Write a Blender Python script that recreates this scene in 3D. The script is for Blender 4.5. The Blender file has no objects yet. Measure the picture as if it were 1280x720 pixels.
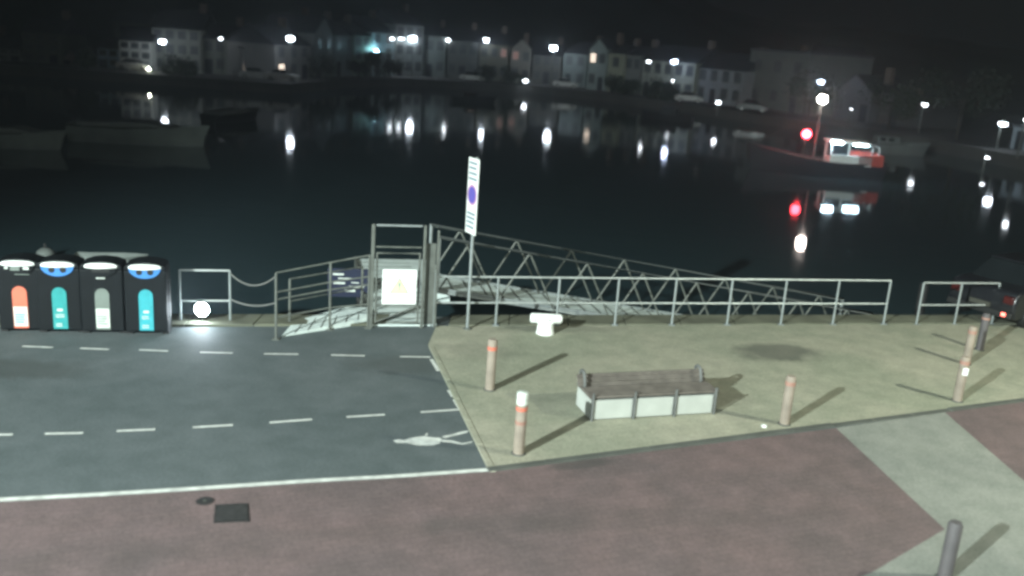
import bpy, bmesh, math, random
from mathutils import Vector, Matrix
random.seed(7)
PI = math.pi
sc = bpy.context.scene
COL = sc.collection

# ------------------------------------------------------------------ camera
F = 1150.0; PITCH = math.radians(15.1); ROLL = math.radians(4.0); CH = 6.0
fw = Vector((0, math.cos(PITCH), -math.sin(PITCH)))
r0 = Vector((1, 0, 0)); u0 = r0.cross(fw)
rt = r0 * math.cos(ROLL) + u0 * math.sin(ROLL)
up = -r0 * math.sin(ROLL) + u0 * math.cos(ROLL)
CP = Vector((0, 0, CH))
cam = bpy.data.cameras.new('camera'); camo = bpy.data.objects.new('camera', cam); COL.objects.link(camo)
cam.sensor_width = 36; cam.lens = 36 * F / 1280; cam.clip_end = 2000; cam.clip_start = 0.1
camo.matrix_world = Matrix(((rt.x, up.x, -fw.x, 0), (rt.y, up.y, -fw.y, 0), (rt.z, up.z, -fw.z, CH), (0, 0, 0, 1)))
sc.camera = camo
cam.dof.use_dof = True; cam.dof.focus_distance = 20; cam.dof.aperture_fstop = .45

def ray(px, py): return fw * F + rt * (px - 640) + up * (360 - py)
def gp(px, py, z=0.0):
    """place measured in the photograph -> point on the level z"""
    d = ray(px, py); t = (z - CH) / d.z
    p = CP + d * t; p.z = z
    return p
def at(px, py, D):
    """place measured in the photograph -> point at distance D"""
    d = ray(px, py); return CP + d * (D / d.y)
def atx(px, D, z):
    """point at distance D and level z under column px"""
    lo, hi = -600.0, 1500.0
    for _ in range(40):
        m = (lo + hi) / 2
        if at(px, m, D).z > z: lo = m
        else: hi = m
    return at(px, lo, D)

# ------------------------------------------------------------------ materials
def nt(name):
    m = bpy.data.materials.new(name); m.use_nodes = True
    return m, m.node_tree, m.node_tree.nodes['Principled BSDF']
def mat(name, col, rough=0.6, metal=0.0, var=0.18, scale=3.0, bump=0.0, spec=0.4, coat=0.0):
    m, t, b = nt(name)
    tc = t.nodes.new('ShaderNodeTexCoord')
    n = t.nodes.new('ShaderNodeTexNoise'); n.inputs['Scale'].default_value = scale; n.inputs['Detail'].default_value = 6
    t.links.new(tc.outputs['Object'], n.inputs['Vector'])
    r = t.nodes.new('ShaderNodeMapRange'); r.inputs[1].default_value = .25; r.inputs[2].default_value = .75
    r.inputs[3].default_value = 1 - var; r.inputs[4].default_value = 1 + var
    t.links.new(n.outputs['Fac'], r.inputs[0])
    mx = t.nodes.new('ShaderNodeVectorMath'); mx.operation = 'SCALE'
    mx.inputs[0].default_value = col; t.links.new(r.outputs[0], mx.inputs['Scale'])
    t.links.new(mx.outputs[0], b.inputs['Base Color'])
    b.inputs['Roughness'].default_value = rough; b.inputs['Metallic'].default_value = metal
    b.inputs['Specular IOR Level'].default_value = spec; b.inputs['Coat Weight'].default_value = coat
    if bump:
        bp = t.nodes.new('ShaderNodeBump'); bp.inputs['Strength'].default_value = bump; bp.inputs['Distance'].default_value = .01
        n2 = t.nodes.new('ShaderNodeTexNoise'); n2.inputs['Scale'].default_value = scale * 12; n2.inputs['Detail'].default_value = 4
        t.links.new(tc.outputs['Object'], n2.inputs['Vector']); t.links.new(n2.outputs['Fac'], bp.inputs['Height'])
        t.links.new(bp.outputs[0], b.inputs['Normal'])
    return m
def emis(name, col, s):
    m, t, b = nt(name)
    b.inputs['Base Color'].default_value = (*col, 1); b.inputs['Emission Color'].default_value = (*col, 1)
    b.inputs['Emission Strength'].default_value = s
    return m

def ground_mat(name, col, col2, blotch=1.0, stains=(), brick=None, rough=.8, bumpd=.004, ang=0.0, big=.45):
    """paving: fine grain + metre-scale wear + optional block pattern + stains (x, y, rx, ry, dir, amount)"""
    m, t, b = nt(name)
    N = t.nodes.new; L = t.links.new
    tc = N('ShaderNodeTexCoord')
    def mixc(f, a, bb, mode='MIX'):
        x = N('ShaderNodeMix'); x.data_type = 'RGBA'; x.blend_type = mode
        for v, s in ((f, x.inputs[0]), (a, x.inputs[6]), (bb, x.inputs[7])):
            if hasattr(v, 'is_linked') or hasattr(v, 'links'): L(v, s)
            else: s.default_value = v if isinstance(v, (int, float)) else (*v, 1)
        return x.outputs[2]
    def noise(s, d, lo, hi, dist=0.0):
        n = N('ShaderNodeTexNoise'); n.inputs['Scale'].default_value = s; n.inputs['Detail'].default_value = d
        n.inputs['Distortion'].default_value = dist; L(tc.outputs['Object'], n.inputs['Vector'])
        r = N('ShaderNodeMapRange'); r.inputs[1].default_value = lo; r.inputs[2].default_value = hi; L(n.outputs['Fac'], r.inputs[0])
        return r.outputs[0], n.outputs['Fac']
    big_, _ = noise(big, 5, .38, .64, .6)
    c = mixc(big_, col, col2)
    mid, _ = noise(2.3, 6, .35, .7)
    c = mixc(mid, c, tuple(x * .86 for x in col), 'MIX') if False else c
    fine, fraw = noise(22, 7, .3, .75)
    c = mixc(.34, c, mixc(fine, (.35, .35, .35), (1.25, 1.25, 1.25)), 'MULTIPLY')
    c2 = mixc(mid, (.84, .86, .84), (1.06, 1.05, 1.04))
    c = mixc(1.0, c, c2, 'MULTIPLY')
    bf = fraw
    if brick:
        mp = N('ShaderNodeMapping'); mp.inputs['Rotation'].default_value = (0, 0, ang); L(tc.outputs['Object'], mp.inputs[0])
        bk = N('ShaderNodeTexBrick'); bk.inputs['Scale'].default_value = 1.0
        bk.inputs['Brick Width'].default_value = brick[0]; bk.inputs['Row Height'].default_value = brick[1]
        bk.inputs['Mortar Size'].default_value = .008; bk.inputs['Mortar Smooth'].default_value = .3
        bk.inputs['Color1'].default_value = (.9, .9, .9, 1); bk.inputs['Color2'].default_value = (1.12, 1.1, 1.06, 1)
        bk.inputs['Mortar'].default_value = (.62, .62, .6, 1); L(mp.outputs[0], bk.inputs[0])
        c = mixc(brick[2], c, bk.outputs['Color'], 'MULTIPLY')
    for (x, y, rx, ry, a, am) in stains:
        mp = N('ShaderNodeMapping'); mp.vector_type = 'TEXTURE'
        mp.inputs['Location'].default_value = (x, y, 0); mp.inputs['Rotation'].default_value = (0, 0, a); mp.inputs['Scale'].default_value = (rx, ry, 1)
        L(tc.outputs['Object'], mp.inputs[0])
        g = N('ShaderNodeVectorMath'); g.operation = 'LENGTH'; L(mp.outputs[0], g.inputs[0])
        nn = N('ShaderNodeTexNoise'); nn.inputs['Scale'].default_value = 2.2; nn.inputs['Detail'].default_value = 5; L(tc.outputs['Object'], nn.inputs['Vector'])
        ad = N('ShaderNodeMath'); ad.operation = 'MULTIPLY_ADD'; ad.inputs[1].default_value = 1.1; L(nn.outputs['Fac'], ad.inputs[0]); L(g.outputs['Value'], ad.inputs[2])
        r = N('ShaderNodeMapRange'); r.inputs[1].default_value = 1.2; r.inputs[2].default_value = 1.65; r.inputs[3].default_value = am; r.inputs[4].default_value = 0
        L(ad.outputs[0], r.inputs[0])
        c = mixc(r.outputs[0], c, (.05, .055, .05))
    L(c, b.inputs['Base Color']); b.inputs['Roughness'].default_value = rough; b.inputs['Specular IOR Level'].default_value = .25
    bp = N('ShaderNodeBump'); bp.inputs['Strength'].default_value = .5; bp.inputs['Distance'].default_value = bumpd
    L(bf, bp.inputs['Height']); L(bp.outputs[0], b.inputs['Normal'])
    return m

QA = math.atan(.2445)             # direction of the quay edge
KA = math.atan(.43)               # direction of the promenade kerb
s1 = gp(970, 441); s2 = gp(22, 462); s3 = gp(500, 456); s4 = gp(1060, 470); s5 = gp(600, 440); s9 = gp(700, 412); s10 = gp(900, 500); s6 = gp(728, 581); s7 = gp(760, 650); s8 = gp(330, 680)
M = {}
M['asphalt'] = ground_mat('asphalt', (.124, .144, .15), (.104, .125, .13), stains=((s2.x, s2.y, 1.3, .5, .1, .45), (s3.x, s3.y, 1.0, .6, .1, .35)), rough=.75)
M['tan'] = ground_mat('tan_paving', (.38, .37, .295), (.31, .322, .25), brick=(.3, .15, .28), ang=-KA, stains=((s1.x, s1.y, 1.0, .62, QA, .62), (s5.x, s5.y, .9, .5, 0, .16), (s9.x, s9.y, 1.6, .25, QA, .22), (s10.x, s10.y, .7, .4, QA, .12)), rough=.85)
M['red'] = ground_mat('red_block_paving', (.185, .134, .136), (.15, .117, .12), brick=(.22, .11, .35), ang=-KA, rough=.85, stains=((s6.x, s6.y, .62, .16, KA, .5), (s7.x, s7.y, 3.2, .3, .2, .16), (s8.x, s8.y, 3.0, .35, .3, .14)))
M['pale'] = ground_mat('pale_concrete', (.28, .29, .265), (.24, .252, .232), brick=(.6, .6, .2), ang=-KA, rough=.85)
M['kerb'] = mat('kerb_stone', (.085, .09, .08), .85, var=.25, scale=2, bump=.4)
M['coping'] = mat('coping_stone', (.12, .125, .09), .9, var=.4, scale=1.5, bump=.6)
M['quaywall'] = mat('quay_wall_stone', (.09, .09, .08), .9, var=.4, scale=1.2, bump=.6)
M['paint'] = mat('road_paint', (.62, .64, .6), .6, var=.28, scale=7)
M['galv'] = mat('galvanised_steel', (.4, .43, .42), .45, metal=.35, var=.25, scale=6)
M['galvdull'] = mat('weathered_steel', (.125, .135, .12), .6, metal=.2, var=.3, scale=5)
M['alu'] = mat('aluminium', (.27, .3, .3), .5, metal=.3, var=.15, scale=4)
M['deck'] = mat('pale_grp_deck', (.62, .7, .67), .7, var=.15, scale=2.2, bump=.3)
M['white'] = mat('white_paint', (.8, .83, .8), .45, var=.05, scale=5)
M['panel'] = mat('white_panel', (.41, .43, .4), .55, var=.1, scale=3)
M['binbody'] = mat('dark_bin_plastic', (.004, .006, .0075), .6, var=.2, scale=5, spec=.2)
M['black'] = mat('black_rubber', (.012, .013, .013), .6)
M['blue'] = mat('blue_panel', (.05, .2, .5), .45, var=.12)
M['teal'] = mat('teal_panel', (.03, .27, .27), .45, var=.15, scale=8)
M['cyan'] = mat('cyan_panel', (.04, .33, .38), .45, var=.15, scale=8)
M['orange'] = mat('orange_panel', (.62, .16, .1), .45, var=.12)
M['greypanel'] = mat('grey_panel', (.16, .19, .17), .5, var=.15)
M['label'] = mat('pale_label', (.6, .65, .6), .5, var=.25, scale=22)
M['text'] = mat('grey_lettering', (.16, .22, .26), .6)
M['wood'] = mat('weathered_slat', (.13, .115, .1), .8, var=.3, scale=6, bump=.5)
M['frame'] = mat('bench_frame', (.12, .125, .12), .6, var=.2)
M['bollard'] = mat('weathered_bollard', (.25, .21, .17), .75, var=.22, scale=4)
M['band'] = mat('red_reflector', (.5, .15, .1), .5, var=.25)
M['bandpale'] = mat('faded_red_band', (.32, .18, .14), .6, var=.15)
M['bronze'] = mat('brown_post', (.085, .078, .08), .7)
M['yellow'] = mat('sign_yellow', (.7, .76, .42), .5, var=.05)
M['purple'] = mat('sign_blue_violet', (.12, .1, .4), .5, var=.05)
M['pink'] = mat('sign_rim_faded', (.5, .25, .42), .5, var=.05)
M['board'] = mat('notice_board_blue', (.015, .02, .045), .5)
M['carpaint'] = mat('dark_car_paint', (.01, .011, .014), .3, var=.05, coat=.6)
M['carpale'] = mat('silver_car_paint', (.45, .46, .46), .35, metal=.3, var=.05, coat=.5)
M['carwhite'] = mat('white_car_paint', (.7, .7, .68), .35, var=.05, coat=.5)
M['carplate'] = mat('dirty_plate', (.05, .05, .04), .7)
M['glass'] = mat('dark_glass', (.01, .013, .015), .08, spec=.8)
M['houseglass'] = mat('curtained_window', (.09, .1, .1), .4, var=.5, scale=1)
M['rim'] = mat('wheel_rim', (.3, .3, .3), .4, metal=.7)
M['rope'] = mat('chain', (.13, .13, .12), .7)
M['iron'] = mat('cast_iron', (.045, .045, .045), .6, metal=.3, var=.3, scale=12)
M['hull_pale'] = mat('pale_hull', (.16, .185, .175), .5, var=.25, scale=1)
M['hull_dark'] = mat('dark_hull', (.02, .023, .03), .6, var=.2, scale=1)
M['hull_red'] = mat('red_bulwark', (.5, .07, .05), .5, var=.15, scale=1)
M['cover'] = mat('grey_canvas', (.16, .18, .17), .85, var=.2, scale=1)
M['leaf'] = mat('dark_foliage', (.035, .055, .03), .8, var=.4, scale=.8)
M['bark'] = mat('bark', (.06, .05, .04), .9)
M['slate'] = mat('roof_slate', (.07, .075, .085), .8, var=.2, scale=1)
M['pavedfar'] = mat('far_quay_paving', (.09, .09, .085), .9, var=.3, scale=.3)
M['hill'] = mat('hill_vegetation', (.035, .045, .03), .95, var=.5, scale=.05)
M['winframe'] = mat('window_frame', (.15, .16, .16), .6)
M['e_cool'] = emis('lamp_cool', (.78, .88, 1.0), 60)
M['e_cool2'] = emis('lamp_cool_dim', (.85, .92, 1.0), 22)
M['e_blue'] = emis('lamp_blue_white', (.6, .72, 1.0), 50)
M['e_cyan'] = emis('lamp_cyan', (.4, .82, 1.0), 420)
M['e_flood2'] = emis('lamp_flood', (.95, 1, .8), 260)
M['e_warm'] = emis('lamp_warm', (1.0, .86, .78), 120)
M['e_red'] = emis('lamp_red', (1.0, .04, .06), 40)
M['e_faint'] = emis('lens_faint', (.35, .6, 1.0), 1.6)
M['e_tail'] = emis('tail_lamp', (1.0, .16, .12), 5)
M['e_flood'] = emis('flood_lens', (.8, .93, 1.0), 170)
M['e_win'] = emis('lit_window_warm', (1.0, .82, .66), 1.6)
M['e_wincool'] = emis('lit_window_cool', (.7, .9, 1.0), .25)
M['e_windim'] = emis('lit_window_dim', (1.0, .6, .5), .07)
M['e_deck'] = emis('deck_strip_light', (.6, .86, 1.0), 95)
WALLS = {}
def wallmat(c):
    k = tuple(c)
    if k not in WALLS: WALLS[k] = mat('render_%d' % len(WALLS), c, .85, var=.14, scale=.6)
    return WALLS[k]

# water
def water_mat():
    m, t, b = nt('harbour_water'); N = t.nodes.new; L = t.links.new
    b.inputs['Base Color'].default_value = (.034, .06, .068, 1)
    b.inputs['Roughness'].default_value = .045; b.inputs['IOR'].default_value = 1.33
    tc = N('ShaderNodeTexCoord')
    mp = N('ShaderNodeMapping'); mp.inputs['Scale'].default_value = (.55, 1.0, 1); L(tc.outputs['Object'], mp.inputs[0])
    n1 = N('ShaderNodeTexNoise'); n1.inputs['Scale'].default_value = .5; n1.inputs['Detail'].default_value = 3; n1.inputs['Distortion'].default_value = .5
    n2 = N('ShaderNodeTexNoise'); n2.inputs['Scale'].default_value = 2.6; n2.inputs['Detail'].default_value = 3
    L(mp.outputs[0], n1.inputs['Vector']); L(mp.outputs[0], n2.inputs['Vector'])
    a = N('ShaderNodeMath'); a.operation = 'MULTIPLY_ADD'; a.inputs[1].default_value = .28
    L(n2.outputs['Fac'], a.inputs[0]); L(n1.outputs['Fac'], a.inputs[2])
    bp = N('ShaderNodeBump'); bp.inputs['Strength'].default_value = 1; bp.inputs['Distance'].default_value = WAVE
    L(a.outputs[0], bp.inputs['Height']); L(bp.outputs[0], b.inputs['Normal'])
    return m
WAVE = .009
M['water'] = water_mat()

# ------------------------------------------------------------------ mesh helpers
class MB:
    def __init__(s, T=None): s.bm = bmesh.new(); s.T = T or Matrix.Identity(4)
    def v(s, p): return s.bm.verts.new(s.T @ Vector(p))
    def face(s, vs):
        try: s.bm.faces.new(vs)
        except ValueError: pass
    def box(s, x0, x1, y0, y1, z0, z1):
        v = [s.v((x, y, z)) for z in (z0, z1) for x, y in ((x0, y0), (x1, y0), (x1, y1), (x0, y1))]
        for f in ((3, 2, 1, 0), (4, 5, 6, 7), (0, 1, 5, 4), (1, 2, 6, 5), (2, 3, 7, 6), (3, 0, 4, 7)): s.face([v[i] for i in f])
        return s
    def prism(s, pts, z0, z1):
        a = [s.v((x, y, z0)) for x, y in pts]; b = [s.v((x, y, z1)) for x, y in pts]
        s.face(a[::-1]); s.face(b); n = len(pts)
        for i in range(n): s.face([a[i], a[(i + 1) % n], b[(i + 1) % n], b[i]])
        return s
    def plate(s, pts, y0, y1):
        """outline in x,z extruded along y"""
        a = [s.v((x, y0, z)) for x, z in pts]; b = [s.v((x, y1, z)) for x, z in pts]
        s.face(a); s.face(b[::-1]); n = len(pts)
        for i in range(n): s.face([a[i], b[i], b[(i + 1) % n], a[(i + 1) % n]])
        return s
    def sheet(s, pts): s.face([s.v(p) for p in pts]); return s
    def tube(s, pts, r, seg=8, r2=None):
        P = [Vector(p) for p in pts]; n = len(P); rings = []
        t0 = (P[1] - P[0]).normalized(); ref = Vector((0, 0, 1)) if abs(t0.z) < .9 else Vector((1, 0, 0))
        for i in range(n):
            a = (P[i] - P[i - 1]).normalized() if i else t0
            b = (P[i + 1] - P[i]).normalized() if i < n - 1 else a
            t = (a + b).normalized(); k = 1 / max(.5, math.sqrt((1 + a.dot(b)) / 2))
            x = ref.cross(t).normalized(); y = t.cross(x)
            rr = r if r2 is None else r + (r2 - r) * i / (n - 1)
            rings.append([s.v(P[i] + (x * math.cos(q) + y * math.sin(q)) * rr * (k if 0 < i < n - 1 else 1)) for q in [2 * PI * j / seg for j in range(seg)]])
        for i in range(n - 1):
            for j in range(seg): s.face([rings[i][j], rings[i][(j + 1) % seg], rings[i + 1][(j + 1) % seg], rings[i + 1][j]])
        s.face(rings[0][::-1]); s.face(rings[-1]); return s
    def lathe(s, prof, c=(0, 0, 0), seg=16):
        rings = [[s.v((c[0] + r * math.cos(2 * PI * j / seg), c[1] + r * math.sin(2 * PI * j / seg), c[2] + z)) for j in range(seg)] for r, z in prof]
        for i in range(len(rings) - 1):
            for j in range(seg): s.face([rings[i][j], rings[i][(j + 1) % seg], rings[i + 1][(j + 1) % seg], rings[i + 1][j]])
        s.face(rings[0][::-1]); s.face(rings[-1]); return s
    def ball(s, c, r, sz=1.0, sx=1.0):
        g = bmesh.ops.create_icosphere(s.bm, subdivisions=2, radius=r)
        for v in g['verts']: v.co = s.T @ (Vector((v.co.x * sx, v.co.y, v.co.z * sz)) + Vector(c))
        return s
    def build(s, name, m, parent=None, bevel=0, smooth=False):
        bmesh.ops.recalc_face_normals(s.bm, faces=s.bm.faces[:])
        me = bpy.data.meshes.new(name); s.bm.to_mesh(me); s.bm.free()
        o = bpy.data.objects.new(name, me); COL.objects.link(o)
        me.materials.append(M[m] if isinstance(m, str) else m)
        if smooth:
            for p in me.polygons: p.use_smooth = True
            try: me.set_sharp_from_angle(angle=math.radians(40))
            except Exception: pass
        if bevel:
            b = o.modifiers.new('bevel', 'BEVEL'); b.width = bevel; b.segments = 2; b.limit_method = 'ANGLE'
        if parent: o.parent = parent
        return o
def frame(p, a=0.0): return Matrix.Translation(Vector(p)) @ Matrix.Rotation(a, 4, 'Z')
def thing(name, label, cat, loc=(0, 0, 0), rz=0.0, group=None):
    o = bpy.data.objects.new(name, None); COL.objects.link(o); o.location = loc; o.rotation_euler = (0, 0, rz)
    o.empty_display_size = .2
    tag(o, label, cat, group); return o
def tag(o, label=None, cat=None, group=None, kind=None):
    if label: o['label'] = label
    if cat: o['category'] = cat
    if group: o['group'] = group
    if kind: o['kind'] = kind
    return o
def dup(root, loc, rz, label, group=None):
    def cp(o, par):
        c = o.copy(); COL.objects.link(c); c.parent = par
        for ch in [x for x in list(bpy.data.objects) if x.parent == o]: cp(ch, c)
        return c
    r = cp(root, None); r.location = loc; r.rotation_euler = (0, 0, rz); r['label'] = label
    if group: r['group'] = group
    return r

# ------------------------------------------------------------------ the ground
WZ = -2.2
def edge_y(x): return 19.05 + .2445 * x + .72      # quay edge line
X0, X1 = -60, 60
ap = MB()
ap.prism([(X0, -40), (X1, -40), (X1, edge_y(X1)), (X0, edge_y(X0))], -5, 0)
q = ap.build('quay', 'asphalt'); q['kind'] = 'structure'
# coping strip along the edge
def along(o, x): return (x, o + .2445 * x)
cp = MB()
w0, w1 = 19.05 + .04, 19.05 + .72 + .05
for i in range(-22, 30):
    a = i * 1.3; b = a + 1.285
    if -3.1 < a + .6 < -1.7: continue
    cp.prism([along(w0, a), along(w0, b), along(w1, b), along(w1, a)], -.3, .03 if a > -1.8 else .05)
c = cp.build('quay_coping', 'coping', bevel=.015); c['kind'] = 'structure'
# tan paving
def sheet(name, m, pts, z):
    o = MB().sheet([(p[0], p[1], z) for p in pts]).build(name, m); o['kind'] = 'structure'
    me = o.data
    if me.polygons[0].normal.z < 0: me.flip_normals()
    return o
A_ = gp(535, 432); A2 = gp(541, 410); B_ = gp(612, 591); C1 = gp(1045, 535.5); C2 = gp(1181, 516); kd = (C2 - B_).normalized()
E_ = B_ + kd * 30
def rl(x, o=0.0): return Vector((x, 19.05 + .2445 * x + o, 0))
sheet('paving', 'tan', [B_, E_, rl(26), rl(-1.55), A_], .012)
# red block path along the front
W = [gp(-260, 632), gp(-120, 631), gp(0, 628), gp(130, 621), gp(250, 613.5), gp(390, 604), gp(500, 598), gp(612, 590)]
redpts = [Vector((-30, W[0].y - 1.5, 0))] + W + [C1, gp(1181, 662), gp(1090, 716), gp(900, 790), gp(500, 900), gp(0, 990), Vector((-30, 4, 0))]
sheet('path', 'red', redpts, .008)
sheet('crossing', 'pale', [C1, C2, gp(1285, 606), gp(1500, 760), gp(1500, 1000), gp(800, 1000), gp(900, 790), gp(1090, 716), gp(1181, 662)], .0085)
sheet('path', 'red', [C2, B_ + kd * 26, gp(1900, 700), gp(1500, 760), gp(1285, 606)], .008)
# kerb between paving and path
kb = MB(); nv = Vector((-kd.y, kd.x, 0)); s = 0.0; Lk = 26
while s < Lk:
    p = B_ + kd * s; q2 = B_ + kd * (s + .9)
    mid = ((p + q2) / 2 - C1).dot(kd)
    h = .016 if 0 < mid < (C2 - C1).length else .032
    kb.prism([(p.x, p.y), (q2.x, q2.y), ((q2 + nv * .13).x, (q2 + nv * .13).y), ((p + nv * .13).x, (p + nv * .13).y)], -.05, h)
    s += .91
o = kb.build('kerb', 'kerb', bevel=.008); o['kind'] = 'structure'
kb = MB(); d2 = (A_ - B_); n2 = Vector((-d2.y, d2.x, 0)).normalized(); ln = d2.length; d2.normalize(); s = 0
while s < ln - .5:
    p = B_ + d2 * s; q2 = B_ + d2 * (s + .9)
    kb.prism([(p.x, p.y), (q2.x, q2.y), ((q2 - n2 * .1).x, (q2 - n2 * .1).y), ((p - n2 * .1).x, (p - n2 * .1).y)], -.05, .022); s += .91
o = kb.build('kerb', 'tan', bevel=.008); o['kind'] = 'structure'

# painted markings
def strip(p, q, w, z=.0045):
    d = (q - p).normalized(); n = Vector((-d.y, d.x, 0)) * w / 2
    return [p - n, q - n, q + n, p + n]
mk = MB()
for (a, b) in [((28, 433), (66, 434.5)), ((100, 435.5), (136, 437)), ((174, 437.5), (210, 439)), ((250, 440.5), (291, 441.5)), ((330, 442.5), (373, 443)),
               ((414, 444), (456, 445)), ((500, 446), (538, 446.5)),
               ((56, 542.5), (104, 541.5)), ((146, 539), (194, 537)), ((241, 534.5), (291, 531.5)), ((337, 528.5), (390, 524.5)), ((433, 521.5), (481, 518.5)), ((526, 515.5), (575, 512)),
               ((-40, 544), (16, 543.5)), ((-50, 431), (-8, 432))]:
    p, q2 = gp(*a), gp(*b)
    for x in [mk]:
        st = strip(p, q2, .065); x.sheet([(v.x, v.y, .0045) for v in st])
for (a, b) in [((539, 449), (548, 464)), ((561, 488), (566, 496)), ((568, 500), (575, 511))]:
    mk.sheet([(v.x, v.y, .0045) for v in strip(gp(*a), gp(*b), .07)])
o = mk.build('bay_marking', 'paint'); o['kind'] = 'structure'
mk = MB()
Wd = [w for w in W]
for i in range(len(Wd) - 1):
    d = (Wd[i + 1] - Wd[i]).normalized(); n = Vector((-d.y, d.x, 0))
    lo = [Wd[i] + n * .0, Wd[i + 1] + n * .0]; hi = [Wd[i + 1] + n * .1, Wd[i] + n * .1]
    mk.sheet([(v.x, v.y, .0125) for v in lo + hi])
o = mk.build('edge_line', 'paint'); o['kind'] = 'structure'
# worn white symbol painted on the asphalt
sy = MB()
def poly(px, z=.0048): sy.sheet([(p.x, p.y, z) for p in [gp(*q) for q in px]])
poly([(491, 551), (498, 549.5), (506, 550.5), (512, 548), (524, 546), (530, 545.5), (540, 547), (552, 548), (550, 555), (540, 557), (522, 557), (508, 554), (496, 554)])
poly([(552, 546), (566, 543), (578, 539.5), (586, 538.5), (584, 541), (570, 544.5), (556, 548)])
poly([(552, 550), (566, 551), (578, 554.5), (591, 552), (590, 553.5), (578, 556), (564, 553.5), (552, 552.5)])
poly([(531, 544.5), (533, 541.5), (535, 542), (534, 545)])
o = sy.build('road_symbol', 'paint'); o['kind'] = 'structure'
# covers let into the path
def cover(px, label, name='drain_cover'):
    t = thing(name, label, 'drain cover', gp(*px[0]))
    P = [gp(*q) - gp(*px[0]) for q in px]
    MB().prism([(p.x, p.y) for p in P], .009, .016).build('cover_plate', 'iron', t)
    c = sum(P, Vector()) / 4
    g = MB()
    for i in range(1, 7):
        k = i / 7
        a = P[0].lerp(P[3], k).lerp(c, .12); b = P[1].lerp(P[2], k).lerp(c, .12)
        g.tube([(a.x, a.y, .017), (b.x, b.y, .017)], .008, 5)
    g.build('cover_rib', 'iron', t)
    return t
cover([(267, 655), (312, 653), (310, 630), (269, 632)], 'dark square metal cover let into the red path below the white line')
t = thing('drain_cover', 'tiny dark round cap beside the white edge line', 'drain cover', gp(256, 627.5))
MB().lathe([(.11, .013), (.11, .018), (.02, .02)]).build('cap_plate', 'iron', t)
MB().lathe([(.02, .0201), (.02, .024)]).build('bolt', 'galvdull', t)

# water
wm = MB().sheet([(-700, -40, WZ), (700, -40, WZ), (700, 900, WZ), (-700, 900, WZ)]).build('water', 'water'); wm['kind'] = 'structure'

# ------------------------------------------------------------------ far shore
SH = [(-420, 110), (-100, 111), (0, 112), (363, 113), (430, 132), (516, 148), (692, 150), (843, 133), (1000, 112), (1156, 97), (1280, 83), (1480, 66), (1900, 45)]
def sD(px):
    for (a, b), (c, d) in zip(SH, SH[1:]):
        if a <= px <= c: return b + (d - b) * (px - a) / (c - a)
    return SH[0][1] if px < SH[0][0] else SH[-1][1]
FZ = -1.0
front = [atx(px, d, FZ) for px, d in SH]
far = MB()
pts = [(p.x, p.y) for p in front] + [(400, 120), (400, 420), (-400, 420), (-400, 112)]
far.prism(pts, -5, FZ)
o = far.build('far_quay', 'pavedfar'); o['kind'] = 'structure'
# hill behind
hb = bmesh.new(); NX, NY = 60, 14; g = []
for j in range(NY):
    row = []
    for i in range(NX):
        x = -330 + 660 * i / (NX - 1); yy = 175 + 190 * (j / (NY - 1)); k = j / (NY - 1)
        if x > 60: yy -= (x - 60) * .35 
        amp = 46 * (1 / (1 + math.exp((x - 40) / 40))) + 12
        h = FZ - .5 + amp * (k ** .7) * (1 + .15 * math.sin(x * .05 + 1) + .08 * math.sin(x * .13 + j)) + random.uniform(-.4, .4) * k
        row.append(hb.verts.new((x, yy, h)))
    g.append(row)
for j in range(NY - 1):
    for i in range(NX - 1): hb.faces.new((g[j][i], g[j][i + 1], g[j + 1][i + 1], g[j + 1][i]))
me = bpy.data.meshes.new('hill'); hb.to_mesh(me); hb.free(); o = bpy.data.objects.new('hill', me); COL.objects.link(o)
me.materials.append(M['hill']); o['kind'] = 'structure'
for p in me.polygons: p.use_smooth = True

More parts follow.
